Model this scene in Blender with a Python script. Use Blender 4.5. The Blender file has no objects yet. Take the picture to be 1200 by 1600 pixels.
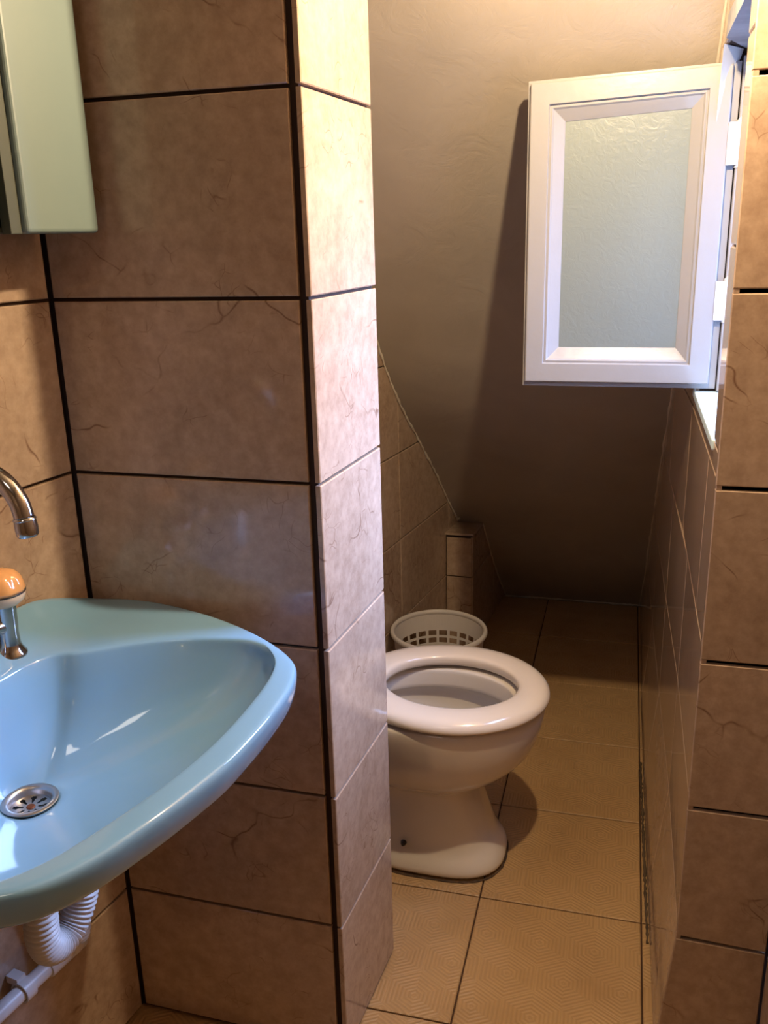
import bpy, bmesh, math, random
from mathutils import Vector, Matrix, noise

SC = bpy.context.scene
COL = SC.collection

# ------------------------------------------------------------ camera, world, lights, exposure
CAM_H = 1.34
def cam_axes(p, r, y):
    cp, sp = math.cos(p), math.sin(p)
    f = Vector((0, cp, -sp)); u = Vector((0, sp, cp)); x = Vector((1, 0, 0))
    cr, sr = math.cos(r), math.sin(r)
    x2 = cr * x + sr * u; u2 = -sr * x + cr * u
    Z = Matrix.Rotation(y, 3, 'Z')
    return Z @ x2, Z @ u2, Z @ f
X_, U_, F_ = cam_axes(0.301161717, -0.0265839157, 0.267314908)
cd = bpy.data.cameras.new('camera')
cam = bpy.data.objects.new('camera', cd); COL.objects.link(cam)
M = Matrix.Identity(4)
for i in range(3):
    M[i][0] = X_[i]; M[i][1] = U_[i]; M[i][2] = -F_[i]
M[2][3] = CAM_H
cam.matrix_world = M
cd.sensor_fit = 'VERTICAL'; cd.sensor_height = 32.0; cd.lens = 1401.755 / 1600 * 32.0
cd.clip_start = 0.01
SC.camera = cam

SC.view_settings.view_transform = 'Standard'
SC.view_settings.look = 'None'
SC.view_settings.gamma = 1.0
SC.view_settings.use_curve_mapping = False
SC.view_settings.exposure = 0.0

W = bpy.data.worlds.new('world'); SC.world = W; W.use_nodes = True
bg = W.node_tree.nodes['Background']
# overcast blue sky, brighter towards the sun's side (beyond the window, ahead and to the right)
_nt = W.node_tree
_tc = _nt.nodes.new('ShaderNodeTexCoord'); _dp = _nt.nodes.new('ShaderNodeVectorMath'); _dp.operation = 'DOT_PRODUCT'
_dp.inputs[1].default_value = Vector((0.70, 0.42, 0.62)).normalized()
_nt.links.new(_tc.outputs['Generated'], _dp.inputs[0])
_mx = _nt.nodes.new('ShaderNodeMath'); _mx.operation = 'MAXIMUM'; _mx.inputs[1].default_value = 0.0
_nt.links.new(_dp.outputs['Value'], _mx.inputs[0])
_pw = _nt.nodes.new('ShaderNodeMath'); _pw.operation = 'POWER'; _pw.inputs[1].default_value = 5.0
_nt.links.new(_mx.outputs[0], _pw.inputs[0])
_ma = _nt.nodes.new('ShaderNodeMath'); _ma.operation = 'MULTIPLY_ADD'; _ma.inputs[1].default_value = 80.0; _ma.inputs[2].default_value = 1.6
_nt.links.new(_pw.outputs[0], _ma.inputs[0]); _nt.links.new(_ma.outputs[0], bg.inputs['Strength'])
bg.inputs['Color'].default_value = (0.38, 0.54, 1.0, 1)

def light(name, kind, loc, power, col, rot=(0, 0, 0), **kw):
    l = bpy.data.lights.new(name, kind); l.energy = power; l.color = col
    for k, v in kw.items(): setattr(l, k, v)
    o = bpy.data.objects.new(name, l); COL.objects.link(o); o.location = loc; o.rotation_euler = rot
    return o
# bare bulb hanging in the doorway of the alcove, above the frame
light('bulb_light', 'POINT', (-0.01, 1.168, 1.78), 43.0, (1.0, 0.76, 0.46), shadow_soft_size=0.014)
# added soft fill near the ceiling behind the camera, brightens the camera-facing surfaces
light('washroom_fill', 'AREA', (-0.45, -0.35, 2.28), 2.5, (1.0, 0.90, 0.78), size=0.35)
# the window opening guides the sampling of the sky
pl = light('window_portal', 'AREA', (0.275, 1.525, 1.33), 1.0, (1, 1, 1), rot=(0, math.radians(90), 0),
           shape='RECTANGLE', size=0.62, size_y=0.52)
pl.data.cycles.is_portal = True

# ------------------------------------------------------------ materials
def mat(name):
    m = bpy.data.materials.new(name); m.use_nodes = True
    nt = m.node_tree
    return m, nt, nt.nodes['Principled BSDF']
def N(nt, t, **kw):
    n = nt.nodes.new(t)
    for k, v in kw.items():
        if k in n.inputs: n.inputs[k].default_value = v
        else: setattr(n, k, v)
    return n
def Lk(nt, a, b): nt.links.new(a, b)
def ramp(nt, fac, stops):
    r = nt.nodes.new('ShaderNodeValToRGB')
    el = r.color_ramp.elements
    while len(el) < len(stops): el.new(0.5)
    for e, (p, c) in zip(el, stops): e.position = p; e.color = (*c, 1) if len(c) == 3 else c
    Lk(nt, fac, r.inputs['Fac'])
    return r.outputs['Color']
def noise_n(nt, vec, scale, detail=4, rough=0.55, dist=0.0):
    n = N(nt, 'ShaderNodeTexNoise'); n.inputs['Scale'].default_value = scale
    n.inputs['Detail'].default_value = detail; n.inputs['Roughness'].default_value = rough
    n.inputs['Distortion'].default_value = dist
    Lk(nt, vec, n.inputs['Vector'])
    return n
def mix(nt, fac, a, b, typ='MIX'):
    n = nt.nodes.new('ShaderNodeMix'); n.data_type = 'RGBA'; n.blend_type = typ
    for s, v in ((n.inputs[0], fac), (n.inputs[6], a), (n.inputs[7], b)):
        if isinstance(v, (int, float)): s.default_value = v
        elif isinstance(v, tuple): s.default_value = (*v, 1) if len(v) == 3 else v
        else: Lk(nt, v, s)
    return n.outputs[2]
def math_n(nt, op, a, b=None, c=None):
    n = nt.nodes.new('ShaderNodeMath'); n.operation = op
    for i, v in enumerate((a, b, c)):
        if v is None: continue
        if isinstance(v, (int, float)): n.inputs[i].default_value = v
        else: Lk(nt, v, n.inputs[i])
    return n.outputs[0]
def bump(nt, h, strength, dist, bsdf):
    b = nt.nodes.new('ShaderNodeBump'); b.inputs['Strength'].default_value = strength
    b.inputs['Distance'].default_value = dist
    Lk(nt, h, b.inputs['Height']); Lk(nt, b.outputs['Normal'], bsdf.inputs['Normal'])

def simple(name, col, rough=0.5, metal=0.0, coat=0.0, var=0.0, bumps=0.0, bscale=60, spec=0.5):
    m, nt, b = mat(name)
    tc = N(nt, 'ShaderNodeTexCoord')
    nz = noise_n(nt, tc.outputs['Object'], bscale * 0.25, 5)
    c2 = tuple(max(0, c * (1 - var)) for c in col)
    Lk(nt, ramp(nt, nz.outputs['Fac'], [(0.3, c2), (0.7, col)]), b.inputs['Base Color'])
    b.inputs['Roughness'].default_value = rough; b.inputs['Metallic'].default_value = metal
    b.inputs['Coat Weight'].default_value = coat; b.inputs['Coat Roughness'].default_value = 0.05
    b.inputs['Specular IOR Level'].default_value = spec
    if bumps:
        n2 = noise_n(nt, tc.outputs['Object'], bscale, 6)
        bump(nt, n2.outputs['Fac'], bumps, 0.002, b)
    return m

def wall_tile_material():
    m, nt, b = mat('marbled_wall_tile')
    tc = N(nt, 'ShaderNodeTexCoord'); geo = N(nt, 'ShaderNodeNewGeometry')
    off = N(nt, 'ShaderNodeVectorMath', operation='MULTIPLY_ADD')
    comb = N(nt, 'ShaderNodeCombineXYZ')
    Lk(nt, geo.outputs['Random Per Island'], comb.inputs[0]); Lk(nt, geo.outputs['Random Per Island'], comb.inputs[1])
    Lk(nt, geo.outputs['Random Per Island'], comb.inputs[2])
    Lk(nt, comb.outputs[0], off.inputs[0]); off.inputs[1].default_value = (7.3, 3.1, 5.7)
    Lk(nt, tc.outputs['Object'], off.inputs[2])
    v = off.outputs[0]
    big = noise_n(nt, v, 4.0, 6, 0.6, 0.6)
    base = ramp(nt, big.outputs['Fac'], [(0.25, (0.325, 0.235, 0.172)), (0.5, (0.405, 0.308, 0.232)), (0.75, (0.49, 0.38, 0.295))])
    fine = noise_n(nt, v, 45.0, 6, 0.7)
    base = mix(nt, 0.30, base, ramp(nt, fine.outputs['Fac'], [(0.35, (0.25, 0.13, 0.08)), (0.65, (0.62, 0.44, 0.32))]))
    # warped hairline cracks, broken up by a mask
    warp = noise_n(nt, v, 5.0, 3, 0.5)
    wv = N(nt, 'ShaderNodeVectorMath', operation='MULTIPLY_ADD')
    Lk(nt, warp.outputs['Color'], wv.inputs[0]); wv.inputs[1].default_value = (0.30, 0.30, 0.30); Lk(nt, v, wv.inputs[2])
    vor = N(nt, 'ShaderNodeTexVoronoi', feature='DISTANCE_TO_EDGE'); vor.inputs['Scale'].default_value = 4.2
    Lk(nt, wv.outputs[0], vor.inputs['Vector'])
    line = ramp(nt, vor.outputs['Distance'], [(0.0, (1, 1, 1)), (0.011, (0, 0, 0))])
    mk = noise_n(nt, v, 9.0, 3)
    mask = ramp(nt, mk.outputs['Fac'], [(0.52, (0, 0, 0)), (0.62, (1, 1, 1))])
    lm = math_n(nt, 'MULTIPLY', line, mask)
    lm = math_n(nt, 'MULTIPLY', lm, 0.75)
    base = mix(nt, lm, base, (0.13, 0.055, 0.03))
    # short scratches
    vor2 = N(nt, 'ShaderNodeTexVoronoi', feature='DISTANCE_TO_EDGE'); vor2.inputs['Scale'].default_value = 26
    Lk(nt, wv.outputs[0], vor2.inputs['Vector'])
    l2 = ramp(nt, vor2.outputs['Distance'], [(0.0, (1, 1, 1)), (0.03, (0, 0, 0))])
    mk2 = noise_n(nt, v, 16.0, 2)
    m2 = ramp(nt, mk2.outputs['Fac'], [(0.57, (0, 0, 0)), (0.64, (1, 1, 1))])
    base = mix(nt, math_n(nt, 'MULTIPLY', math_n(nt, 'MULTIPLY', l2, m2), 0.55), base, (0.16, 0.07, 0.04))
    # per-tile tone
    hv = N(nt, 'ShaderNodeHueSaturation')
    Lk(nt, math_n(nt, 'MULTIPLY_ADD', geo.outputs['Random Per Island'], 0.10, 0.95), hv.inputs['Value'])
    Lk(nt, base, hv.inputs['Color']); Lk(nt, hv.outputs[0], b.inputs['Base Color'])
    rg = noise_n(nt, v, 12, 4)
    Lk(nt, math_n(nt, 'MULTIPLY_ADD', rg.outputs['Fac'], 0.10, 0.05), b.inputs['Roughness'])
    b.inputs['Specular IOR Level'].default_value = 0.5
    wob = noise_n(nt, v, 6, 2)
    bump(nt, wob.outputs['Fac'], 0.10, 0.01, b)
    return m

def floor_tile_material():
    m, nt, b = mat('hexagon_ribbed_floor_tile')
    tc = N(nt, 'ShaderNodeTexCoord'); sep = N(nt, 'ShaderNodeSeparateXYZ'); Lk(nt, tc.outputs['Object'], sep.inputs[0])
    S = 0.105
    x = math_n(nt, 'DIVIDE', sep.outputs[0], S); y = math_n(nt, 'DIVIDE', sep.outputs[1], S)
    R3 = math.sqrt(3)
    def cell(ox, oy):
        a = math_n(nt, 'SUBTRACT', math_n(nt, 'FLOORED_MODULO', math_n(nt, 'ADD', x, 100 + ox), 1.0), 0.5)
        c = math_n(nt, 'SUBTRACT', math_n(nt, 'FLOORED_MODULO', math_n(nt, 'ADD', y, 100 * R3 + oy), R3), R3 / 2)
        a = math_n(nt, 'ABSOLUTE', a); c = math_n(nt, 'ABSOLUTE', c)
        l2 = math_n(nt, 'ADD', math_n(nt, 'MULTIPLY', a, a), math_n(nt, 'MULTIPLY', c, c))
        h = math_n(nt, 'MAXIMUM', a, math_n(nt, 'ADD', math_n(nt, 'MULTIPLY', a, 0.5), math_n(nt, 'MULTIPLY', c, R3 / 2)))
        return l2, h
    la, ha = cell(0, 0); lb, hb = cell(0.5, R3 / 2)
    t = math_n(nt, 'LESS_THAN', la, lb)
    h = math_n(nt, 'ADD', math_n(nt, 'MULTIPLY', t, ha), math_n(nt, 'MULTIPLY', math_n(nt, 'SUBTRACT', 1.0, t), hb))
    s = math_n(nt, 'SINE', math_n(nt, 'MULTIPLY', h, 2 * math.pi * 14))
    big = noise_n(nt, tc.outputs['Object'], 3.0, 6, 0.6, 0.4)
    base = ramp(nt, big.outputs['Fac'], [(0.3, (0.40, 0.245, 0.115)), (0.7, (0.52, 0.335, 0.165))])
    base = mix(nt, math_n(nt, 'MULTIPLY_ADD', s, 0.10, 0.10), base, (0.22, 0.12, 0.05))
    st = noise_n(nt, tc.outputs['Object'], 18.0, 6, 0.7)
    base = mix(nt, ramp(nt, st.outputs['Fac'], [(0.55, (0, 0, 0)), (0.8, (0.28, 0.28, 0.28))]), base, (0.26, 0.15, 0.07))
    Lk(nt, base, b.inputs['Base Color'])
    b.inputs['Roughness'].default_value = 0.42
    bump(nt, s, 0.35, 0.0012, b)
    return m

def plaster_material(name, col, rough=0.7):
    m, nt, b = mat(name)
    tc = N(nt, 'ShaderNodeTexCoord')
    a = noise_n(nt, tc.outputs['Object'], 5.0, 4, 0.5, 0.8)
    c2 = tuple(c * 0.88 for c in col)
    Lk(nt, ramp(nt, a.outputs['Fac'], [(0.3, c2), (0.7, col)]), b.inputs['Base Color'])
    b.inputs['Roughness'].default_value = rough
    n1 = noise_n(nt, tc.outputs['Object'], 14.0, 7, 0.62, 1.2)
    n2 = noise_n(nt, tc.outputs['Object'], 70.0, 4, 0.6)
    ridge = ramp(nt, n1.outputs['Fac'], [(0.40, (0.2, 0.2, 0.2)), (0.5, (1, 1, 1)), (0.53, (0.3, 0.3, 0.3)), (0.75, (0.5, 0.5, 0.5))])
    hh = math_n(nt, 'ADD', math_n(nt, 'MULTIPLY', n1.outputs['Fac'], 1.0), math_n(nt, 'MULTIPLY', n2.outputs['Fac'], 0.22))
    hh = math_n(nt, 'ADD', hh, math_n(nt, 'MULTIPLY', ridge, 0.06))
    bump(nt, hh, 0.32, 0.005, b)
    return m

MT = wall_tile_material()
MG = simple('dark_grout', (0.035, 0.016, 0.010), 0.85, bumps=0.3)
MGF = simple('floor_grout', (0.075, 0.035, 0.018), 0.9, bumps=0.3)
MF = floor_tile_material()
MP = plaster_material('painted_plaster', (0.40, 0.345, 0.29), 0.5)
MCAULK = simple('dirty_white_caulk', (0.70, 0.62, 0.52), 0.7, var=0.35, bumps=0.6, bscale=40)
MWP = simple('white_plaster', (0.80, 0.78, 0.76), 0.6, var=0.06, bumps=0.5, bscale=30)
MSILL = simple('painted_sill', (0.62, 0.80, 0.86), 0.45, var=0.12)
MCONC = simple('raw_grey_concrete', (0.42, 0.42, 0.46), 0.9, var=0.5, bumps=0.8, bscale=40)
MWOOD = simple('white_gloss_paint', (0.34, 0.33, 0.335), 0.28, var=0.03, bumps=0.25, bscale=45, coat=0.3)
MMETALW = simple('painted_steel_hinge', (0.70, 0.70, 0.72), 0.4, var=0.05)
MBLUE = simple('pale_blue_sanitary_ceramic', (0.205, 0.40, 0.62), 0.07, coat=0.6, var=0.02)
MCHROME = simple('worn_chrome', (0.55, 0.53, 0.52), 0.12, metal=1.0, var=0.15, bumps=0.03, bscale=80)
MSTEEL = simple('stainless_steel', (0.52, 0.50, 0.50), 0.34, metal=1.0, var=0.1)
MDARK = simple('dark_void', (0.01, 0.01, 0.01), 0.8)
MRUST = simple('rusty_screw', (0.22, 0.07, 0.03), 0.6, metal=0.5, var=0.4)
MAMBER = simple('amber_acrylic', (0.74, 0.36, 0.12), 0.12, coat=0.8, var=0.05)
MCREAM = simple('cream_plastic', (0.72, 0.55, 0.36), 0.25, coat=0.3)
MBLACK = simple('black_rubber', (0.015, 0.012, 0.012), 0.4)
MPVC = simple('white_pvc', (0.72, 0.71, 0.72), 0.35, var=0.06)
MHOSE = simple('white_corrugated_plastic', (0.76, 0.75, 0.74), 0.4, var=0.08)
MCER = simple('cream_white_ceramic', (0.72, 0.66, 0.60), 0.10, coat=0.5, var=0.03)
MSEAT = simple('cream_white_seat_plastic', (0.80, 0.70, 0.60), 0.16, coat=0.4, var=0.02)
MBASK = simple('white_basket_plastic', (0.62, 0.58, 0.55), 0.4, var=0.04)
MPANEL = simple('pale_green_enamel', (0.17, 0.235, 0.235), 0.45, var=0.03)
MPANELD = simple('dark_green_inner_edge', (0.055, 0.065, 0.045), 0.6)
MWATER = simple('bowl_water', (0.35, 0.33, 0.28), 0.02)

m, nt, b = mat('textured_frosted_glass')
tc = N(nt, 'ShaderNodeTexCoord')
n1 = noise_n(nt, tc.outputs['Object'], 55.0, 5, 0.6, 1.6)
n2 = noise_n(nt, tc.outputs['Object'], 3.0, 3)
Lk(nt, ramp(nt, n2.outputs['Fac'], [(0.3, (0.26, 0.30, 0.29)), (0.7, (0.30, 0.345, 0.335))]), b.inputs['Base Color'])
b.inputs['Roughness'].default_value = 0.32; b.inputs['Transmission Weight'].default_value = 0.25
bump(nt, n1.outputs['Fac'], 0.3, 0.002, b)
MGLASS = m

# ------------------------------------------------------------ object helpers
def tag(o, label=None, cat=None, group=None, kind=None):
    for k, v in (('label', label), ('category', cat), ('group', group), ('kind', kind)):
        if v: o[k] = v
    return o
def empty(name, loc=(0, 0, 0), rotz=0):
    o = bpy.data.objects.new(name, None); COL.objects.link(o); o.location = loc; o.rotation_euler = (0, 0, rotz)
    o.empty_display_size = 0.05
    return o
def obj(name, verts, faces, mats, parent=None, fm=None, smooth=False, auto=None):
    me = bpy.data.meshes.new(name); me.from_pydata([tuple(v) for v in verts], [], faces)
    if not isinstance(mats, (list, tuple)): mats = [mats]
    for mm in mats: me.materials.append(mm)
    if fm:
        for p, i in zip(me.polygons, fm): p.material_index = i
    bm = bmesh.new(); bm.from_mesh(me); bmesh.ops.recalc_face_normals(bm, faces=bm.faces)
    if auto is not None:
        for e in bm.edges:
            e.smooth = not (len(e.link_faces) == 2 and e.calc_face_angle(0) > math.radians(auto))
    for f in bm.faces: f.smooth = smooth or auto is not None
    bm.to_mesh(me); bm.free()
    o = bpy.data.objects.new(name, me); COL.objects.link(o)
    if parent: o.parent = parent
    return o
class MB:
    def __init__(s): s.v = []; s.f = []; s.m = []
    def add(s, vs, fs, mi=0):
        k = len(s.v); s.v += [Vector(v) for v in vs]; s.f += [tuple(i + k for i in f) for f in fs]; s.m += [mi] * len(fs)
    def box(s, a, b, mi=0):
        x0, y0, z0 = a; x1, y1, z1 = b
        vs = [(x0, y0, z0), (x1, y0, z0), (x1, y1, z0), (x0, y1, z0), (x0, y0, z1), (x1, y0, z1), (x1, y1, z1), (x0, y1, z1)]
        s.add(vs, [(0, 3, 2, 1), (4, 5, 6, 7), (0, 1, 5, 4), (1, 2, 6, 5), (2, 3, 7, 6), (3, 0, 4, 7)], mi)
    def rings(s, rs, closed=False, cap=(True, True), mi=0):
        n = len(rs[0]); vs = [p for r in rs for p in r]; fs = []
        K = len(rs)
        for k in range(K if closed else K - 1):
            a = k * n; bb = ((k + 1) % K) * n
            for i in range(n): j = (i + 1) % n; fs.append((a + i, a + j, bb + j, bb + i))
        if not closed:
            if cap[0]: fs.append(tuple(range(n)))
            if cap[1]: fs.append(tuple((K - 1) * n + i for i in range(n)))
        s.add(vs, fs, mi)
    def prism(s, poly, z0, z1, mi=0):
        s.rings([[(x, y, z0) for x, y in poly], [(x, y, z1) for x, y in poly]], mi=mi)
    def lathe(s, prof, c=(0, 0, 0), n=32, mi=0, cap=(True, True)):
        s.rings([[(c[0] + r * math.cos(2 * math.pi * i / n), c[1] + r * math.sin(2 * math.pi * i / n), c[2] + z) for i in range(n)] for r, z in prof], mi=mi, cap=cap)
    def tube(s, pts, rad, n=16, mi=0, cap=(True, True)):
        pts = [Vector(p) for p in pts]; K = len(pts)
        if not isinstance(rad, (list, tuple)): rad = [rad] * K
        T = [(pts[min(i + 1, K - 1)] - pts[max(i - 1, 0)]).normalized() for i in range(K)]
        up = Vector((0, 0, 1)) if abs(T[0].z) < 0.9 else Vector((1, 0, 0))
        a = T[0].cross(up).normalized(); rs = []
        for i in range(K):
            a = (a - T[i] * a.dot(T[i])).normalized(); c = T[i].cross(a)
            rs.append([pts[i] + rad[i] * (math.cos(2 * math.pi * j / n) * a + math.sin(2 * math.pi * j / n) * c) for j in range(n)])
        s.rings(rs, cap=cap, mi=mi)
    def build(s, name, mats, parent=None, smooth=False, auto=None):
        return obj(name, s.v, s.f, mats, parent, s.m, smooth, auto)
def bevel(o, w=0.002, seg=2, ang=35):
    md = o.modifiers.new('bevel', 'BEVEL'); md.width = w; md.segments = seg; md.limit_method = 'ANGLE'; md.angle_limit = math.radians(ang)
    return o
def catmull(pts, n, closed=False):
    P = [Vector(p) for p in pts]; K = len(P); out = []
    segs = K if closed else K - 1
    for i in range(segs):
        if closed: p0, p1, p2, p3 = P[(i - 1) % K], P[i], P[(i + 1) % K], P[(i + 2) % K]
        else: p0, p1, p2, p3 = P[max(i - 1, 0)], P[i], P[i + 1], P[min(i + 2, K - 1)]
        for j in range(n):
            t = j / n
            out.append(0.5 * ((2 * p1) + (p2 - p0) * t + (2 * p0 - 5 * p1 + 4 * p2 - p3) * t * t + (3 * p1 - p0 - 3 * p2 + p3) * t ** 3))
    if not closed: out.append(P[-1])
    return out
def resample(pts, n, closed=True):
    P = [Vector(p) for p in pts]
    if closed: P = P + [P[0]]
    d = [0]
    for a, b2 in zip(P, P[1:]): d.append(d[-1] + (b2 - a).length)
    out = []; k = 0
    for i in range(n):
        t = d[-1] * i / (n if closed else n - 1)
        while k < len(d) - 2 and d[k + 1] < t: k += 1
        u = (t - d[k]) / max(d[k + 1] - d[k], 1e-9)
        out.append(P[k].lerp(P[k + 1], u))
    return out

TH = 0.007      # tile thickness proud of the grout
def slab(mb, fn, u0, u1, z0, z1, g=0.0022, bv=0.0012, bw=0.0016, mi=0):
    u0 += g; u1 -= g; z0 += g; z1 -= g
    if u1 - u0 < 0.004 or z1 - z0 < 0.004: return
    def ring(i, off): return [fn(u0 + i, z0 + i, off), fn(u1 - i, z0 + i, off), fn(u1 - i, z1 - i, off), fn(u0 + i, z1 - i, off)]
    r = ring(0, -0.001) + ring(0, TH - bv) + ring(bw, TH)
    fs = []
    for k in (0, 4):
        for i in range(4): j = (i + 1) % 4; fs.append((k + i, k + j, k + 4 + j, k + 4 + i))
    fs.append((8, 9, 10, 11))
    mb.add(r, fs, mi)
def plane_fn(p0, d, n):
    p0 = Vector(p0); d = Vector(d).normalized(); n = Vector(n).normalized()
    return lambda u, z, off: Vector((p0.x + d.x * u + n.x * (off - TH), p0.y + d.y * u + n.y * (off - TH), z))
def backing(mb, fn, u0, u1, z0, z1, thick=0.03, mi=1):
    a = [fn(u0, z0, 0), fn(u1, z0, 0), fn(u1, z1, 0), fn(u0, z1, 0)]
    c = [fn(u0, z0, -thick), fn(u1, z0, -thick), fn(u1, z1, -thick), fn(u0, z1, -thick)]
    mb.add(a + c, [(0, 1, 2, 3), (7, 6, 5, 4), (0, 4, 5, 1), (1, 5, 6, 2), (2, 6, 7, 3), (3, 7, 4, 0)], mi)
ROWS = [0.006, 0.263, 0.508, 0.760, 1.011, 1.262, 1.515, 1.766, 2.018, 2.27]
ZC = 2.34

# ------------------------------------------------------------ the room
# floor
mb = MB()
def ffn(u, v, off): return Vector((u, v, off - TH))
gx = [-1.2215, -0.894, -0.5665, -0.239, 0.0885, 0.416]
gy = [1.228 + 0.3275 * k for k in range(-8, 7)]
mb.box((-1.25, -1.45, -0.04), (0.45, 3.35, -TH), 1)
for i in range(len(gx) - 1):
    for j in range(len(gy) - 1):
        slab(mb, ffn, gx[i], gx[i + 1], gy[j], gy[j + 1], g=0.0017, mi=0)
fl = mb.build('floor', [MF, MGF]); tag(fl, kind='structure')

# left wall (behind the washbasin), yawed
LD = Vector((0.1692, 0.9856, 0)); LN = Vector((0.9856, -0.1692, 0))
CL = Vector((-0.79, 1.134, 0))
lw = plane_fn(CL - LD * 2.6, LD, LN)
mb = MB(); backing(mb, lw, -0.05, 2.63, -0.03, ZC)
us = [2.6 - 0.0005 - 0.402 * k for k in range(7)][::-1]
us[-1] = 2.6 - 0.001
for k in range(len(us) - 1):
    for a, c in zip(ROWS, ROWS[1:]): slab(mb, lw, us[k], us[k + 1], a, c, g=0.0024)
tag(mb.build('wall_left', [MT, MG]), kind='structure')

# partition between washroom and alcove: front face and end face
A = Vector((-0.79, 1.134, 0)); B = Vector((-0.398, 1.128, 0)); C2 = Vector((-0.378, 1.368, 0))
dA = (B - A); LA = dA.length; nA = Vector((dA.y, -dA.x, 0)).normalized()
dB = (C2 - B); LB = dB.length; nB = Vector((dB.y, -dB.x, 0)).normalized()
fA = plane_fn(A, dA, nA); fB = plane_fn(B, dB, nB)
mb = MB()
core = [fA(-0.03, 0, 0), fA(LA - TH, 0, 0), fB(LB, 0, 0), Vector((-0.76, 1.368, 0))]
mb.prism([(p.x, p.y) for p in core], -0.03, ZC, 1)
for a, c in zip(ROWS, ROWS[1:]):
    slab(mb, fA, 0.0015, LA - 0.0160, a, c, g=0.0026)
    slab(mb, fB, -0.003, LB + 0.002, a, c, g=0.0022)
tag(mb.build('wall_partition', [MT, MG]), kind='structure')

# alcove left wall
a0 = Vector((-0.613, 2.209, 0)); a1 = Vector((-0.535, 2.703, 0)); dW = (a1 - a0).normalized(); nW = Vector((dW.y, -dW.x, 0))
st = a0 - dW * 0.87
fW = plane_fn(st, dW, nW)
mb = MB(); backing(mb, fW, -0.02, 2.0, -0.03, ZC)
uj = (Vector((-0.593, 2.336, 0)) - st).length
uW = [0.0, uj - 0.804, uj - 0.402, uj, uj + 0.402, uj + 0.8]
for k in range(len(uW) - 1):
    for a, c in zip(ROWS, ROWS[1:]): slab(mb, fW, uW[k], uW[k + 1], a, c, g=0.0016)
tag(mb.build('wall_alcove_left', [MT, MG]), kind='structure')

# boxed pipe column at the back left, tiled, with a flat tiled top under the slope
mb = MB()
c0 = Vector((-0.535, 2.700, 0)); c1 = Vector((-0.446, 2.698, 0)); c2 = Vector((-0.402, 3.20, 0))
dcf = c1 - c0; ncf = Vector((dcf.y, -dcf.x, 0)).normalized(); fC = plane_fn(c0, dcf, ncf)
dcs = c2 - c1; ncs = Vector((dcs.y, -dcs.x, 0)).normalized(); fD = plane_fn(c1, dcs, ncs)
i1 = fD(0.007, 0, 0)
mb.prism([(c0.x - 0.02, c0.y + TH), (i1.x, c1.y + TH), (fD(0.5, 0, 0).x, 3.2), (c0.x + 0.04, 3.2)], -0.03, 0.404, 1)
for a, c in ((0.006, 0.263), (0.263, 0.398)):
    slab(mb, fC, 0.001, dcf.length - 0.003, a, c, g=0.002)
for u0_, u1_ in ((0.003, 0.30), (0.30, 0.50)):
    for a, c in ((0.006, 0.263), (0.263, 0.40)): slab(mb, fD, u0_, u1_, a, c, g=0.0018)
def fT(u, v, off): return Vector((u, v, 0.413 + off - TH))
mb.add([fT(-0.548, 2.697, 0), fT(-0.443, 2.697, 0), fT(-0.425, 2.90, 0), fT(-0.52, 2.90, 0),
        fT(-0.547, 2.698, TH), fT(-0.444, 2.698, TH), fT(-0.426, 2.90, TH), fT(-0.52, 2.90, TH)],
       [(0, 1, 5, 4), (1, 2, 6, 5), (2, 3, 7, 6), (3, 0, 4, 7), (4, 5, 6, 7)], 0)
tag(mb.build('wall_pipe_column', [MT, MG]), kind='structure')

# alcove right wall with the window opening
def lerp_t(tab, v):
    if v <= tab[0][0]: return tab[0][1]
    for (a, p), (c, q) in zip(tab, tab[1:]):
        if v <= c: return p + (q - p) * (v - a) / (c - a)
    return tab[-1][1]
XU = [(1.24, .127), (1.75, .1275), (2.19, .1145), (2.7, .106), (3.3, .100)]
XF = [(1.24, .1055), (1.31, .105), (2.12, .094), (2.53, .092), (3.3, .096)]
def xw(y, z):
    t = min(1.0, max(0.0, z / 0.25)); return XF_(y) * (1 - t) + lerp_t(XU, y) * t
def XF_(y): return lerp_t(XF, y)
def fR(u, z, off): return Vector((xw(u, z) - off + TH, u, z))
WY0, WY1, WZ0, WZ1 = 1.335, 1.755, 1.045, 1.620
YN = 1.255
mb = MB()
ycuts = [YN + TH, 1.75, 2.19, 2.7, 3.28]
def rect_back(y0, y1, z0, z1): backing(mb, fR, y0, y1, z0, z1, 0.13, 1)
for y0, y1 in zip(ycuts, ycuts[1:]):
    for z0, z1 in ((-0.03, 0.25), (0.25, WZ0 - 0.004)): rect_back(y0, y1, z0, z1)
rect_back(YN + TH, WY0, WZ0 - 0.004, ZC)
rect_back(WY0, WY1, WZ1, ZC)
for y0, y1 in ((WY1, 2.19), (2.19, 2.7), (2.7, 3.28)): rect_back(y0, y1, WZ0 - 0.004, ZC)
yj = [YN - 0.001, 1.39, 1.79, 2.19, 2.59, 3.0, 3.27]
for r, (a, c) in enumerate(zip(ROWS, ROWS[1:])):
    js = [YN - 0.001, 1.36, 1.755, 2.19, 2.6, 3.0, 3.27] if c > 1.02 else ([YN - 0.001, 1.39, 1.79, 2.19, 2.6, 3.0, 3.27] if a > 0.7 else [YN - 0.001, 1.64, 2.045, 2.45, 2.85, 3.27])
    for y0, y1 in zip(js, js[1:]):
        # clip tiles around the opening
        if y0 < WY1 - 0.01 and c > WZ0 and a < WZ1:
            if a < WZ0: slab(mb, fR, y0, y1, a, WZ0 - 0.0005, g=0.0016)
            if c > WZ1: slab(mb, fR, y0, min(y1, WY1), WZ1 - 0.0016, c, g=0.0016)
        else:
            slab(mb, fR, y0, y1, a, c, g=0.0016)
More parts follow.
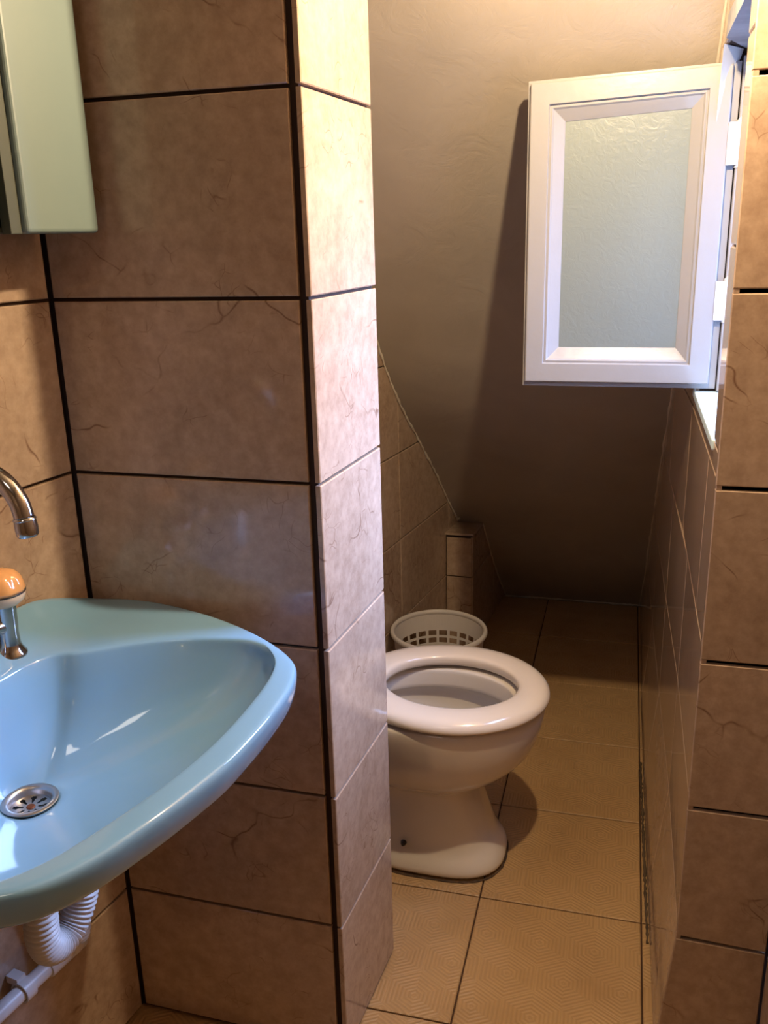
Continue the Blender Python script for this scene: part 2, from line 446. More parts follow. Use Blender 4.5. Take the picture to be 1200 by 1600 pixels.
for a, c in ((WZ0 + 0.0005, 1.313), (1.313, 1.566), (1.566, WZ1 + 0.0016)): slab(mb, fR, YN - 0.001, WY0 + 0.0016, a, c, g=0.0016)
tag(mb.build('wall_alcove_right', [MT, MG]), kind='structure')

# pier right of the doorway, facing the camera
mb = MB()
RP = [0.004, 0.243, 0.486, 0.734, 0.996, 1.258, 1.512, 1.766, 2.018, 2.27]
XC = 0.264
def fP(u, z, off):
    x = xw(1.25, z) if u < 0.5 else XC
    x0 = xw(1.25, z) - 0.001; return Vector((x0 + (XC - x0) * u, YN - off + TH, z))
for z0, z1 in ((-0.03, 0.25), (0.25, ZC)): 
    p = [fP(0.03, z0, 0), fP(1.1, z0, 0), fP(1.1, z1, 0), fP(0.03, z1, 0)]
    q = [v + Vector((0, 0.05, 0)) for v in p]
    mb.add(p + q, [(0, 1, 2, 3), (7, 6, 5, 4), (0, 4, 5, 1), (1, 5, 6, 2), (2, 6, 7, 3), (3, 7, 4, 0)], 1)
for k, (a, c) in enumerate(zip(RP, RP[1:])):
    u0, u1, z0, z1 = 0.004, 0.985, a + 0.003, c - 0.003
    def ring(iu, iz, off): return [fP(u0 + iu, z0 + iz, off), fP(u1 - iu, z0 + iz - (0.006 if k == 1 else 0), off), fP(u1 - iu, z1 - iz - (0.004 if k == 0 else 0), off), fP(u0 + iu, z1 - iz, off)]
    r = ring(0, 0, -0.001) + ring(0, 0, TH - 0.0014) + ring(0.011, 0.0015, TH)
    fs = []
    for kk in (0, 4):
        for i in range(4): j = (i + 1) % 4; fs.append((kk + i, kk + j, kk + 4 + j, kk + 4 + i))
    fs.append((8, 9, 10, 11)); mb.add(r, fs, 0)
tag(mb.build('wall_pier', [MT, MG]), kind='structure')

# right washroom wall, beside the camera
fS = plane_fn((XC, -1.40, 0), (0, 1, 0), (-1, 0, 0))
mb = MB(); backing(mb, fS, -0.03, 2.66, -0.03, ZC)
for k in range(7):
    u1 = 2.652 - 0.402 * k; u0 = max(0, u1 - 0.402)
    for a, c in zip(RP, RP[1:]): slab(mb, fS, u0, u1, a, c, g=0.002)
tag(mb.build('wall_right', [MT, MG]), kind='structure')
# wall behind the camera
fK = plane_fn((-1.24, -1.38, 0), (1, 0, 0), (0, 1, 0))
mb = MB(); backing(mb, fK, -0.02, 1.54, -0.03, ZC)
for k in range(4):
    for a, c in zip(ROWS, ROWS[1:]): slab(mb, fK, 0.402 * k, min(1.5, 0.402 * (k + 1)), a, c, g=0.002)
tag(mb.build('wall_back', [MT, MG]), kind='structure')

# sloping plaster underside of the stair/roof, running on into the flat ceiling
SLOPE = [(0.0, 3.205), (0.10, 3.10), (0.20, 3.00), (0.30, 2.915), (0.41, 2.825), (0.50, 2.735), (0.63, 2.615), (0.78, 2.465),
         (0.88, 2.36), (1.0, 2.262), (1.09, 2.20), (1.25, 2.085), (1.42, 1.95), (1.62, 1.785), (1.80, 1.63), (2.0, 1.45), (2.2, 1.28), (2.34, 1.16)]
def sy(z): return lerp_t(SLOPE, z)
mb = MB()
nz, nx = 70, 36
def sp(i, j, back=0.0):
    z = -0.02 + (ZC + 0.02) * i / nz
    y = sum(sy(max(0, z + dz)) for dz in (-0.04, -0.02, 0, 0.02, 0.04)) / 5 if z > 0.06 else sy(max(z, 0)) - (z if z < 0 else 0) * 0.5
    x0, x1 = -0.95 + 0.10, 0.16
    x = x0 + (x1 - x0) * j / nx
    w = 0.004 * noise.noise(Vector((x * 5, z * 4, 1.7)))
    return Vector((x, y + w + back, z))
vs = []; fs = []
for i in range(nz + 1):
    for j in range(nx + 1): vs.append(sp(i, j))
for i in range(nz):
    for j in range(nx):
        a = i * (nx + 1) + j; fs.append((a, a + 1, a + nx + 2, a + nx + 1))
off = len(vs)
for i in range(nz + 1):
    for j in range(nx + 1): vs.append(sp(i, j, 0.05))
for i in range(nz):
    for j in range(nx):
        a = off + i * (nx + 1) + j; fs.append((a, a + nx + 1, a + nx + 2, a + 1))
tag(obj('ceiling_slope', vs, fs, MP, smooth=True), kind='structure')
mb = MB(); mb.box((-1.28, -1.45, ZC), (0.45, 1.30, ZC + 0.05)); tag(mb.build('ceiling', MP), kind='structure')

# rough caulk beads along the plaster edges
def bead(mb, pts, r, seed):
    P = catmull(pts, 10); random.seed(seed)
    P = [p + Vector((random.uniform(-1, 1), random.uniform(-1, 1), random.uniform(-1, 1))) * r * 0.35 for p in P]
    mb.tube(P, [r * random.uniform(0.55, 1.35) for _ in P], 8)
mb = MB()
def wallx(y): return a0.x + (y - a0.y) * dW.x / dW.y
bead(mb, [(wallx(sy(z)) + 0.002, sy(z) - 0.002, z) for z in (1.25, 1.09, 1.0, 0.88, 0.78, 0.70, 0.63, 0.56, 0.50, 0.45, 0.42)], 0.0035, 1)
bead(mb, [(wallx(2.80) + 0.012, 2.80, 0.43), (-0.52, 2.818, 0.422), (-0.47, 2.82, 0.42), (-0.438, 2.82, 0.418)], 0.004, 2)
bead(mb, [(c1.x + (sy(z) - c1.y) * dcs.x / dcs.y + 0.002, sy(z) - 0.002, z) for z in (0.41, 0.36, 0.30, 0.20, 0.10, 0.01)], 0.0025, 3)
bead(mb, [(-0.40, 3.195, 0.002), (-0.2, 3.197, 0.003), (0.0, 3.197, 0.002), (0.095, 3.197, 0.002)], 0.0035, 4)
bead(mb, [(xw(sy(z), z) - 0.001, sy(z) - 0.003, z) for z in (0.01, 0.2, 0.41, 0.63, 0.88, 1.09, 1.42, 1.62, 1.8)], 0.003, 5)
o = mb.build('trim_1', MCAULK, smooth=True); tag(o, kind='structure')

mb = MB()
bead(mb, [(XF_(y) - 0.003, y, 0.001) for y in (1.50, 1.58, 1.66, 1.74, 1.82, 1.90, 1.98, 2.06, 2.14)], 0.0030, 6)
tag(mb.build('trim_2', simple('grey_brown_grime', (0.13, 0.085, 0.05), 0.9, var=0.6, bumps=0.8, bscale=120), smooth=True), kind='structure')

# ------------------------------------------------------------ window: fixed frame, reveal and open sash
win = empty('window_1', (0.127, 1.52, WZ0)); tag(win, kind='structure')
def wloc(mb):
    mb.v = [v - Vector((0.127, 1.52, WZ0)) for v in mb.v]; return mb
X0 = 0.1285; X1 = 0.262
mb = MB(); mb.box((X0 - 0.004, WY0 + 0.001, WZ0 - 0.016), (X1, WY1 + 0.03, WZ0 + 0.0004)); bevel(wloc(mb).build('window_sill', MSILL, win), 0.003)
mb = MB()
# raw concrete lintel underside with a broken, slanting far edge
mb.add([(X0 - 0.005, WY0 - 0.01, WZ1 - .0015), (X0 - 0.004, 1.648, WZ1 - .0015), (0.183, 1.80, WZ1 - .0015), (X1, 1.80, WZ1 - .0015), (X1, WY0 - 0.01, WZ1 - .0015),
        (X0 - 0.005, WY0 - 0.01, WZ1 + 0.03), (X0 - 0.004, 1.648, WZ1 + 0.03), (0.183, 1.80, WZ1 + 0.03), (X1, 1.80, WZ1 + 0.03), (X1, WY0 - 0.01, WZ1 + 0.03)],
       [(0, 1, 2, 3, 4), (9, 8, 7, 6, 5), (0, 5, 6, 1), (1, 6, 7, 2), (2, 7, 8, 3), (3, 8, 9, 4), (4, 9, 5, 0)])
wloc(mb).build('lintel', MCONC, win)
mb = MB()
# white plaster far jamb, splayed and patched up into the corner
jz = [WZ0, 1.2, 1.4, 1.56, 1.618]
ja = [Vector((X0 - 0.003, WY1 - (0.0 if z < 1.5 else 0.06 * (z - 1.5) / 0.118), z)) for z in jz]
jb = [Vector((0.184, 1.792, z)) for z in jz]; jc = [Vector((X1, 1.80, z)) for z in jz]
vs = []; 
for k in range(5): vs += [ja[k], jb[k], jc[k], Vector((X1, 1.84, jz[k])), Vector((X0 + 0.004, 1.84, jz[k]))]
fs = []
for k in range(4):
    for i in range(5): j = (i + 1) % 5; fs.append((5 * k + i, 5 * k + j, 5 * k + 5 + j, 5 * k + 5 + i))
fs += [(0, 1, 2, 3, 4), (20, 21, 22, 23, 24)]
mb.add(vs, fs); wloc(mb).build('far_jamb', MWP, win)
mb = MB(); mb.box((X0 + 0.001, WY0 - 0.02, WZ0), (X1, WY0 + 0.002, WZ1)); wloc(mb).build('near_jamb', MWP, win)
mb = MB()
FX0, FX1 = 0.190, 0.232
mb.box((FX0, 1.735, WZ0 + 0.001), (FX1, 1.785, WZ1 - 0.002)); mb.box((FX0, WY0 + 0.003, WZ0 + 0.001), (FX1, WY0 + 0.035, WZ1 - 0.002))
mb.box((FX0, WY0 + 0.035, WZ0 + 0.001), (FX1, 1.735, WZ0 + 0.03)); mb.box((FX0, WY0 + 0.035, WZ1 - 0.04), (FX1, 1.735, WZ1 - 0.002))
mb.box((0.1618, 1.738, WZ0 + 0.002), (0.177, 1.752, WZ1 - 0.014)); mb.box((0.179, 1.744, WZ0 + 0.002), (FX0, 1.788, WZ1 - 0.014))
bevel(wloc(mb).build('window_frame', MWOOD, win), 0.002)

# the sash: opened inward, square to the wall
SY = 1.735
sash = empty('window_sash', (0.165, SY + 0.02, 1.058))
tag(sash, 'white painted wooden window sash with frosted glass, swung open into the alcove above the toilet', 'window sash')
O = Vector((0.165, SY + 0.02, 1.058))
def rr(x0, x1, z0, z1, y): return [Vector((x0, y, z0)) - O, Vector((x1, y, z0)) - O, Vector((x1, y, z1)) - O, Vector((x0, y, z1)) - O]
mb = MB()
prof = [((-.188, .147, 1.060, 1.590), SY + .011), ((-.188, .147, 1.060, 1.590), SY + .002), ((-.186, .145, 1.062, 1.588), SY),
        ((-.1545, .1115, 1.0955, 1.5545), SY), ((-.1538, .1108, 1.0962, 1.5538), SY + .006), ((-.1490, .1060, 1.101, 1.549), SY + .0045), ((-.1462, .1032, 1.1038, 1.5462), SY + .0085),
        ((-.127, .086, 1.124, 1.527), SY + .021), ((-.127, .086, 1.124, 1.527), SY + .030),
        ((-.150, .105, 1.10, 1.55), SY + .034), ((-.1925, .160, 1.051, 1.595), SY + .034), ((-.1925, .160, 1.051, 1.595), SY + .011)]
rs = [rr(*r, y) for r, y in prof]
# mitred corners slightly out of true
for r in rs:
    r[3].z -= 0.006; r[2].z += 0.004
mb.rings(rs, closed=True)
sf = mb.build('sash_frame', MWOOD, sash); bevel(sf, 0.0009, 2, 25)
mb = MB(); mb.box((-.129, SY + .022, 1.122), (.088, SY + .026, 1.531)); mb.v = [v - O for v in mb.v]
gl = mb.build('glass_pane', MGLASS, sash); gl['label'] = 'pale grey-green textured glass pane'
for zc in (1.21, 1.47):
    mb = MB()
    mb.tube([(0.1655, SY + .006, zc - .038), (0.1655, SY + .006, zc + .038)], 0.0060, 14)
    mb.tube([(0.1655, SY + .006, zc + .038), (0.1655, SY + .006, zc + .045)], [0.0045, 0.002], 12)
    mb.box((0.146, SY - .0006, zc - .034), (0.166, SY + .0020, zc + .034)); mb.box((0.160, SY - .001, zc - .034), (0.174, SY + .003, zc + .034))
    mb.v = [v - O for v in mb.v]
    mb.build('hinge', MMETALW, sash, auto=40)

# ------------------------------------------------------------ toilet
tl = empty('toilet', (-0.35, 1.70, 0)); tag(tl, 'cream white ceramic toilet with an open ring seat and no lid, on the alcove floor', 'toilet')
TO = Vector((-0.35, 1.70, 0))
NT = 72
def egg(cx, af, ab, bw, z, cy=0.0, ef=2.0, eb=2.0):
    out = []
    for i in range(NT):
        t = 2 * math.pi * i / NT; c, s = math.cos(t), math.sin(t)
        e = ef if c >= 0 else eb
        x = (af if c >= 0 else ab) * math.copysign(abs(c) ** (2 / e), c)
        y = bw * math.copysign(abs(s) ** (2 / e), s)
        out.append(Vector((cx + x, 1.70 + cy + y, z)) - TO)
    return out
mb = MB()
cxb = -0.345
ext = [  # z, front tip x, back x, half width, exponent
    (0.000, -.204, -.560, .114, 2.7), (0.012, -.201, -.562, .117, 2.7), (0.028, -.205, -.560, .114, 2.7), (0.045, -.215, -.558, .104, 2.6), (0.060, -.222, -.556, .097, 2.5),
    (0.090, -.233, -.555, .092, 2.4), (0.130, -.246, -.555, .090, 2.3), (0.170, -.259, -.557, .090, 2.2), (0.196, -.266, -.560, .093, 2.1), (0.206, -.262, -.565, .100, 2.0),
    (0.214, -.243, -.572, .113, 2.0), (0.228, -.206, -.580, .132, 2.0), (0.258, -.168, -.590, .149, 2.0), (0.285, -.150, -.600, .161, 2.0), (0.315, -.138, -.606, .169, 2.0),
    (0.345, -.130, -.610, .174, 2.0), (0.364, -.127, -.612, .1765, 2.0), (0.379, -.1265, -.612, .177, 2.0), (0.389, -.1285, -.611, .175, 2.0), (0.392, -.134, -.607, .170, 2.0)]
rs = []
for z, xf, xb, bw, e in ext:
    rs.append(egg(cxb, xf - cxb, cxb - xb, bw, z, 0, e, max(e, 2.3)))
inn = [(0.392, -.186, -.512, .114), (0.388, -.192, -.506, .108), (0.385, -.193, -.505, .107), (0.352, -.196, -.502, .104), (0.346, -.194, -.504, .106), (0.344, -.184, -.514, .116),
       (0.330, -.172, -.518, .128), (0.28, -.190, -.510, .115), (0.22, -.225, -.490, .090), (0.17, -.270, -.465, .062), (0.12, -.30, -.44, .045), (0.10, -.31, -.43, .04)]
for z, xf, xb, bw in inn: rs.append(egg(cxb, xf - cxb, cxb - xb, bw, z))
mb.rings(rs, cap=(True, True))
bowl = mb.build('bowl', MCER, tl, auto=60)
md = bowl.modifiers.new('sub', 'SUBSURF'); md.levels = 1; md.render_levels = 1
# water
mb = MB(); mb.rings([egg(cxb, .118 * .62, .14 * .62, .066, 0.176), egg(cxb, .118 * .62, .14 * .62, .066, 0.18)]); mb.build('water', MWATER, bowl)
# seat ring: rounded section swept between the hole and the outer egg
mb = MB(); rs = []
SO = (-.325, .208, .225, .1865); SI = (-.325, .141, .145, .112)
sec = [(0.02, 0.0), (0.0, .006), (0.0, .014), (0.015, .0185), (0.06, .0215), (0.16, .0235), (0.36, .0245), (0.58, .024), (0.78, .0215), (0.90, .0165), (0.975, .010), (1.0, .003), (0.985, -.0015), (0.90, -.003), (0.12, -.003)]
for t, dz in sec:
    rs.append([a.lerp(c, t) + Vector((0, 0, 0)) for a, c in zip(egg(SI[0], SI[1], SI[2], SI[3], .402 + dz, -.002), egg(SO[0], SO[1], SO[2], SO[3], .402 + dz, .001))])
mb.rings(rs, closed=True)
seat = mb.build('seat', MSEAT, tl, smooth=True)
for x in (-.20, -.46):
    for s in (-1, 1):
        if x < -.4 or s > 0:
            mb = MB(); mb.lathe([(.009, 0), (.010, .004), (.010, .0075)], (x - TO.x, s * (.150 if x < -.4 else .115) , .3918), 16)
            mb.build('seat_buffer', MCREAM, seat, auto=40)
for s in (-1, 1):
    mb = MB(); mb.tube([(-.562 - TO.x, s * .075 - .018, .405), (-.562 - TO.x, s * .075 + .018, .405)], .010, 16); mb.lathe([(.013, 0), (.013, .006), (.007, .007), (.007, .02)], (-.562 - TO.x, s * .075, .391), 16)
    mb.build('seat_hinge', MCREAM, tl, auto=40)
# dark bolt cap low on the foot, and its rust streak
mb = MB(); mb.tube([(-.414 - TO.x, -.098, .072), (-.414 - TO.x, -.104, .071)], [.0068, .0055], 18); mb.tube([(-.414 - TO.x, -.103, .071), (-.414 - TO.x, -.108, .071)], [.0045, .003], 14)
o = mb.build('bolt', MBLACK, tl, auto=40); o['label'] = 'dark fixing bolt cap'
# dirty sealing bead round the foot
mb = MB(); P = egg(cxb, .1425, .216, .1165, 0.0015, 0, 2.7, 2.7); random.seed(5)
mb.tube(P + [P[0]], [0.0022 * random.uniform(.5, 1.5) for _ in range(NT + 1)], 6)
mb.build('foot_seal', simple('dirty_seal', (0.10, 0.06, 0.035), 0.8, var=0.6, bscale=200), tl)
# soil outlet to the wall
mb = MB(); mb.tube([(-.54 - TO.x, 0, .19), (-.60 - TO.x, 0, .19), (-.672 - TO.x, 0, .19)], [.052, .050, .050], 24); mb.tube([(-.60 - TO.x, 0, .19), (-.62 - TO.x, 0, .19)], .058, 24)
mb.build('outlet', MPVC, tl, auto=40)

# ------------------------------------------------------------ waste basket
bk = empty('waste_basket', (-0.466, 2.245, 0)); tag(bk, 'round white plastic waste basket with a lattice of square holes, behind the toilet', 'basket')
def brad(z): return 0.098 + (0.126 - 0.098) * (z / 0.28)
NS = 96; vs = []; fs = []
zl = [0.003, 0.02]
for k in range(9): zl += [0.030 + k * 0.0225, 0.030 + k * 0.0225 + 0.0155]
zl += [0.255, 0.281]
for z in zl:
    for i in range(NS):
        a = 2 * math.pi * i / NS; vs.append((brad(z) * math.cos(a), brad(z) * math.sin(a), z))
for k in range(len(zl) - 1):
    hole_row = 2 <= k <= 18 and k % 2 == 0
    for i in range(NS):
        if hole_row and i % 4 in (0, 1, 2): continue
        j = (i + 1) % NS; fs.append((k * NS + i, k * NS + j, (k + 1) * NS + j, (k + 1) * NS + i))
fs.append(tuple(range(NS)))
o = obj('basket_wall', vs, fs, MBASK, bk, smooth=False)
md = o.modifiers.new('thick', 'SOLIDIFY'); md.thickness = 0.0022; md.offset = 0
mb = MB(); R = .1275
mb.rings([[((R + dr) * math.cos(2 * math.pi * i / NS), (R + dr) * math.sin(2 * math.pi * i / NS), z) for i in range(NS)] for dr, z in
          ((-.003, .272), (-.004, .281), (-.002, .285), (.001, .287), (.005, .286), (.0075, .282), (.0080, .276), (.0055, .272), (.001, .271))], closed=True)
mb.build('rim', MBASK, bk, smooth=True)

# ------------------------------------------------------------ washbasin
D2 = Vector((.1692, .9856, 0)); N2 = Vector((.9856, -.1692, 0)); WB = Vector((-.8356, .868, 0)); S0 = -0.04
def st(s, t, z): return WB + D2 * s + N2 * t + Vector((0, 0, z))
basin = empty('washbasin', (WB.x, WB.y, 0.66)); BO = Vector((WB.x, WB.y, 0.66))
tag(basin, 'pale blue ceramic washbasin hung on the tiled left wall', 'washbasin')
# half outlines (s measured from the axis), mirrored
oh = [(0.505, .466 , 0)]
outer_h = [(0.0, .466), (.045, .463), (.092, .458), (.129, .452), (.165, .445), (.198, .434), (.226, .419), (.245, .399), (.264, .370), (.284, .330), (.303, .280), (.318, .225),
           (.327, .170), (.331, .115), (.327, .065), (.311, .028), (.282, .007), (.24, .002), (.15, .002), (.07, .002), (0.0, .002)]
inner_h = [(0.0, .429), (.05, .427), (.10, .421), (.149, .413), (.19, .403), (.222, .390), (.248, .367), (.262, .338), (.266, .310), (.258, .276), (.244, .240), (.224, .204), (.196, .169),
           (.168, .141), (.149, .121), (.140, .104), (.125, .092), (.092, .084), (.045, .083), (0.0, .083)]
def closed_outline(h, n):
    pts = [(s, t, 0) for s, t in h] + [(-s, t, 0) for s, t in reversed(h[1:-1])]
    # Start at the front axis, even spacing
    c = catmull(pts, 8, closed=True)
    return resample(c, n, True)
NB = 160
PO = closed_outline(outer_h, NB); PI = closed_outline(inner_h, NB)
DC = Vector((0.02, .140, 0))     # drain centre in (s from axis, t)
def rim_z(t, s=0.1):
    a = max(0.0, min(1.0, (0.055 - t) / 0.05)); c = max(0.0, min(1.0, (0.335 - abs(s)) / 0.16))
    return .812 + .040 * a * a * (3 - 2 * a) * c * c * (3 - 2 * c)
def P3(p, z): return st(S0 + p.x, p.y, z) - BO
mb = MB(); rs = []
def ring(P, zf): rs.append([P3(p, zf(p) if callable(zf) else zf) for p in P])
def mixp(a, c, t): return [p.lerp(q, t) for p, q in zip(a, c)]
def inset(P, d):
    out = []; n = len(P)
    for i in range(n):
        tg = (P[(i + 1) % n] - P[i - 1]).normalized(); nn = Vector((-tg.y, tg.x, 0))
        out.append(P[i] + nn * d)
    return out
# orientation test
ce = sum(PO, Vector()) / NB
sgn = 1 if (inset(PO, .01)[0] - ce).length < (PO[0] - ce).length else -1
def toward(P, c, k): return [c + (p - c) * k for p in P]
GC = Vector((0.0, .19, 0))
# underside: outlet boss to lip
DCz = Vector((DC.x, DC.y, 0))
def under(k): return mixp([DCz + (p - DCz).normalized() * 0.035 for p in PO], PO, k)
ring(under(0.0), .585)
ring(under(0.10), .600)
ring(under(0.28), .625)
ring(under(0.50), .660)
ring(under(0.72), .705)
ring(under(0.87), .745)
ring(under(0.955), .768)
ring(inset(PO, sgn * .0065), lambda p: rim_z(p.y, p.x) - .038)
ring(inset(PO, sgn * .0050), lambda p: rim_z(p.y, p.x) - .034)
ring(inset(PO, sgn * .0010), lambda p: rim_z(p.y, p.x) - .022)
ring(PO, lambda p: rim_z(p.y, p.x) - .010)
ring(inset(PO, sgn * .0004), lambda p: rim_z(p.y, p.x) - .0055)
ring(inset(PO, sgn * .0022), lambda p: rim_z(p.y, p.x) - .0018)
ring(inset(PO, sgn * .0055), lambda p: rim_z(p.y, p.x))
ring(mixp(inset(PO, sgn * .0055), PI, .30), lambda p: rim_z(p.y, p.x))
ring(mixp(inset(PO, sgn * .0055), PI, .85), lambda p: rim_z(p.y, p.x) - .0003)
ring(PI, lambda p: rim_z(p.y, p.x) - .0015)
ring(inset(PI, sgn * .0022), lambda p: rim_z(p.y, p.x) - .0045)
ring(inset(PI, sgn * .0045), lambda p: rim_z(p.y, p.x) - .012)
ring(inset(PI, sgn * .0080), lambda p: rim_z(p.y, p.x) - .022)
PJ = inset(PI, sgn * .010)
ZD = .664
DR = [DCz + (p - DCz).normalized() * 0.030 for p in PJ]
for k in range(1, 17):
    r = 1 - k / 16.0
    Q = mixp(DR, PJ, r)
    g = 0.70 * (r ** 1.5) + 0.30 * r ** 7
    ring(Q, lambda p, g=g: ZD + (.786 + (rim_z(p.y, p.x) - .812) - ZD) * g)
ring([DCz + (p - DCz).normalized() * 0.029 for p in PJ], ZD - .012)
ring([DCz + (p - DCz).normalized() * 0.029 for p in PJ], ZD - .05)
mb.rings(rs, cap=(True, True))
bb = mb.build('basin_bowl', MBLUE, basin, smooth=True)
md = bb.modifiers.new('sub', 'SUBSURF'); md.levels = 1; md.render_levels = 1
# drain: steel flange, recessed strainer with petals, rusty screw
dc = P3(DC, 0)
mb = MB(); mb.lathe([(.0345, ZD - .66 + .0005), (.0355, ZD - .66 + .003), (.033, ZD - .66 + .0045), (.028, ZD - .66 + .0035), (.0255, ZD - .66 - .001), (.0250, ZD - .66 - .020), (.0245, ZD - .66 - .022), (.0262, ZD - .66 - .022), (.030, ZD - .66 - .002)], (dc.x, dc.y, 0), 48, cap=(False, False))
dr = mb.build('drain_flange', MSTEEL, basin, auto=50)
zz = ZD - .66 - .0085
vs = []; fs = []; nn = 96
# strainer plate with eight petal slots
rad = [0.0045, .007, .009, .0125, .016, .0195, .022, .0252]
for r in rad:
    for i in range(nn): a = 2 * math.pi * i / nn; vs.append((dc.x + r * math.cos(a), dc.y + r * math.sin(a), zz - .001 * (1 - r / .025)))
for k in range(len(rad) - 1):
    for i in range(nn):
        ph = i % 12; w = {0: 0, 1: 0, 2: 4, 3: 5, 4: 6, 5: 5, 6: 0}[k]
        if abs(ph - 5.5) < w * 0.5: continue
        j = (i + 1) % nn; fs.append((k * nn + i, k * nn + j, (k + 1) * nn + j, (k + 1) * nn + i))
fs.append(tuple(range(nn)))
o = obj('strainer', vs, fs, MSTEEL, dr); md = o.modifiers.new('thick', 'SOLIDIFY'); md.thickness = 0.0014
mb = MB(); mb.lathe([(.0052, zz - .0005), (.0056, zz + .001), (.0045, zz + .0022), (.001, zz + .0026)], (dc.x, dc.y, 0), 20); mb.build('screw', MRUST, dr, auto=40)
mb = MB(); mb.lathe([(.0285, ZD - .66 - .045), (.0285, ZD - .66 - .044)], (dc.x, dc.y, 0), 24); mb.build('drain_well', MDARK, dr)
# overflow bump where the back edge meets the side
mb = MB()

# ------------------------------------------------------------ tap
tap = empty('basin_tap', st(S0, .045, .83)); TPO = st(S0, .045, .83)
tag(tap, 'chrome swan neck tap with amber topped knobs on the back edge of the blue washbasin', 'tap')
mb = MB()
zt = .8115
c = st(S0, .045, zt) - TPO
mb.lathe([(.026, 0), (.026, .004), (.022, .009), (.017, .02), (.015, .045), (.017, .06), (.019, .07), (.015, .085), (.0125, .10)], tuple(c), 28)
for s in (-1, 1):
    mb.tube([st(S0, .045, zt + .055) - TPO, st(S0 + s * .05, .045, zt + .052) - TPO, st(S0 + s * .103, .050, zt + .045) - TPO], [.012, .010, .011], 18)
mb.build('tap_body', MCHROME, tap, auto=40)
arc = [st(S0, .045, zt + .08), st(S0, .045, zt + .14), st(S0, .048, zt + .195)]
arc = [(.045, .905), (.045, .98), (.050, 1.03), (.066, 1.072), (.095, 1.099), (.130, 1.109), (.163, 1.108), (.188, 1.103), (.208, 1.092), (.2215, 1.075), (.2265, 1.057)]
P = catmull([st(S0, t, z) - TPO for t, z in arc], 8)
mb = MB(); mb.tube(P, .0108, 22)
sp_ = mb.build('spout', MCHROME, tap, smooth=True)
e = st(S0, .2265, 1.057) - TPO; e2 = st(S0, .2285, 1.036) - TPO; dd = (e2 - e)
mb = MB(); mb.tube([e + dd * t for t in (-.02, .04, .10, .14, .50, .9, 1.0)], [.0110, .0122, .0125, .0118, .0125, .0118, .0105], 24); mb.build('aerator', MCHROME, sp_, auto=40)
for s, tt in ((1, .050), (-1, .050)):
    b0 = st(S0 + s * .105, tt, .812 - .001) - TPO
    mb = MB(); mb.lathe([(.0205, 0), (.0215, .003), (.0205, .007), (.0165, .012), (.0140, .020), (.0135, .035), (.0145, .052), (.0150, .068), (.0150, .078)], tuple(b0), 32)
    vb = mb.build('valve_stem', MCHROME, tap, auto=60)
    mb = MB(); mb.lathe([(.010, .074), (.020, .076), (.0270, .082), (.0298, .089), (.0300, .0925)], tuple(b0), 36); kn = mb.build('knob', MCREAM, tap, auto=60)
    mb = MB(); mb.lathe([(.0302, .0923), (.0305, .0932), (.0302, .0945)], tuple(b0), 36); mb.build('black_ring', MBLACK, kn, smooth=True)
    mb = MB(); rs = []
    prof = [(.0300, .0943), (.0302, .098), (.0293, .104), (.0270, .111), (.0230, .117), (.0175, .1212), (.010, .1235), (.003, .1242)]
    for r, z in prof:
        rr_ = []
        for i in range(48):
            a = 2 * math.pi * i / 48
            lobe = 1 - .10 * max(0, math.cos(4 * a + .9)) ** 2 * (1 if .098 < z < .124 else .3)
            rr_.append((b0.x + r * lobe * math.cos(a), b0.y + r * lobe * math.sin(a), b0.z + z))
        rs.append(rr_)
    mb.rings(rs); o = mb.build('knob_cap', MAMBER, kn, smooth=True); o['label'] = 'amber domed cap'

# ------------------------------------------------------------ waste pipe and corrugated trap
wp = empty('waste_pipe', (-0.79, 0.90, 0.30)); WO = Vector((-0.79, 0.90, 0.30))
tag(wp, 'white plastic waste pipe with a corrugated trap hose under the blue washbasin', 'pipe')
path = [(-.708, .832, .60), (-.706, .822, .55), (-.703, .812, .50), (-.705, .812, .462), (-.709, .826, .432), (-.712, .850, .418), (-.710, .874, .424), (-.704, .892, .448), (-.700, .903, .482), (-.705, .915, .515), (-.72, .930, .528),
        (-.74, .945, .515), (-.755, .955, .47), (-.763, .960, .40), (-.767, .962, .345), (-.772, .962, .318)]
P = resample(catmull([Vector(p) - WO for p in path], 12), 560, closed=False)
P = P[:]
mb = MB(); rad = []
L_ = 0
for i, p in enumerate(P):
    rr0 = .0205 if i < 400 else .017
    rad.append(rr0 + (.0022, .0016, -.0002, -.0022, -.0022, -.0002, .0016)[i % 7])
mb.tube(P, rad, 22)
hs = mb.build('corrugated_hose', MHOSE, wp, smooth=True)
pw = lambda y, off: Vector((CL.x + (y - CL.y) * LD.x / LD.y, y, 0)) + LN * off
mb = MB()
pa = pw(.25, .026) + Vector((0, 0, .306)); pb = pw(.962, .026) + Vector((0, 0, .288))
mb.tube([pa - WO, pb - WO], .0125, 22)
mb.build('straight_pipe', MPVC, wp, auto=40)
dpp = (pb - pa).normalized()
mb = MB(); mb.tube([pb - dpp * .040 - WO, pb - dpp * .037 - WO, pb + dpp * .03 - WO, pb + dpp * .034 - WO], [.0150, .0162, .0162, .013], 22)
mb.tube([pb - WO + dpp * .012, Vector((-.772, .962, .318)) - WO + Vector((0, 0, .004))], [.017, .0185], 20)
mb.build('elbow_socket', MPVC, wp, auto=40)
cl = pw(.880, .026) + Vector((0, 0, pa.z + (pb.z - pa.z) * (.880 - .25) / (.962 - .25)))
mb = MB(); rs = []
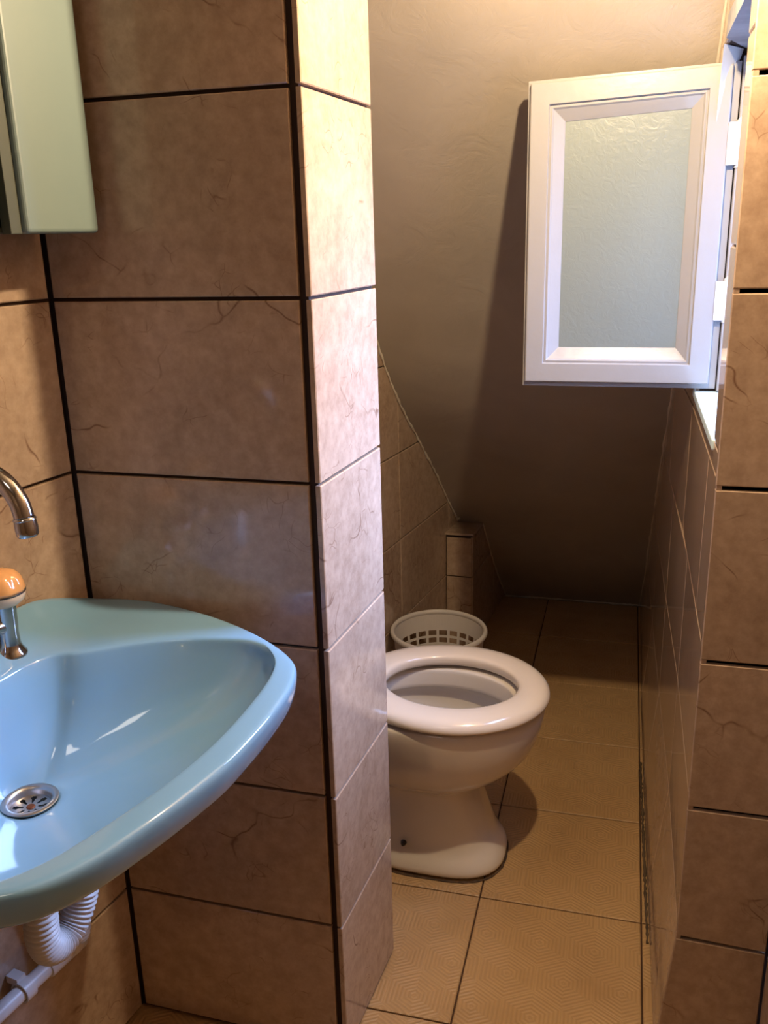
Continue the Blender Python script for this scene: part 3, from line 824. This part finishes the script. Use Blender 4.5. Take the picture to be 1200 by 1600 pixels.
for w, r in ((-.009, .0138), (-.009, .0168), (.009, .0168), (.009, .0138)):
    q = cl + dpp * w - WO; a = Vector((0, 0, 1)); c_ = LN.copy()
    rs.append([q + r * (math.cos(2 * math.pi * j / 24) * a + math.sin(2 * math.pi * j / 24) * c_) for j in range(24)])
mb.rings(rs, closed=True)
for sgz in (1, -1):
    q = cl - WO - LN * .014 + Vector((0, 0, sgz * .016))
    vs = [q + dpp * sx * .008 + LN * sy2 * .011 + Vector((0, 0, sz * .006)) for sx in (-1, 1) for sy2 in (-1, 1) for sz in (-1, 1)]
    mb.add(vs, [(0, 1, 3, 2), (4, 6, 7, 5), (0, 4, 5, 1), (2, 3, 7, 6), (0, 2, 6, 4), (1, 5, 7, 3)])
mb.build('pipe_clip', MPVC, wp, auto=40)

# ------------------------------------------------------------ wall cabinet (only its lower far end shows)
cb0 = CL - LD * 0.012
cab = empty('wall_cabinet', tuple(cb0 + Vector((0, 0, 1.35)))); CO = cb0 + Vector((0, 0, 1.35))
tag(cab, 'pale green bathroom cabinet with a dark open side, high on the left wall', 'cabinet')
def cq(u, t, z): return cb0 - LD * u + LN * t + Vector((0, 0, z)) - CO      # u back toward the camera, t out of wall
def cbox(mb, u0, u1, t0, t1, z0, z1):
    vs = [cq(u, t, z) for u in (u0, u1) for t in (t0, t1) for z in (z0, z1)]
    mb.add(vs, [(0, 1, 3, 2), (4, 6, 7, 5), (0, 4, 5, 1), (2, 3, 7, 6), (0, 2, 6, 4), (1, 5, 7, 3)])
mb = MB()
cbox(mb, 0.0, .56, .001, .006, 1.352, 1.86); cbox(mb, 0, .56, .001, .088, 1.352, 1.358); cbox(mb, 0, .56, .001, .088, 1.854, 1.86)
cbox(mb, 0, .006, .001, .088, 1.352, 1.86); cbox(mb, .554, .56, .001, .088, 1.352, 1.86); cbox(mb, .150, .156, .006, .086, 1.358, 1.854); cbox(mb, .156, .554, .006, .08, 1.60, 1.606)
bevel(mb.build('cabinet_body', MPANELD, cab), .001)
mb = MB(); cbox(mb, -.002, .124, .089, .112, 1.350, 1.862)
o = bevel(mb.build('side_door', MPANEL, cab), .006, 4); o['label'] = 'pale green door panel with rounded edges'
mb = MB(); cbox(mb, .124, .142, .089, .104, 1.350, 1.862); bevel(mb.build('door_edge', MPANELD, cab), .001)
mb = MB(); cbox(mb, .156, .554, .082, .085, 1.352, 1.356); cbox(mb, .156, .554, .086, .089, 1.352, 1.362); mb.build('door_track', MSTEEL, cab)
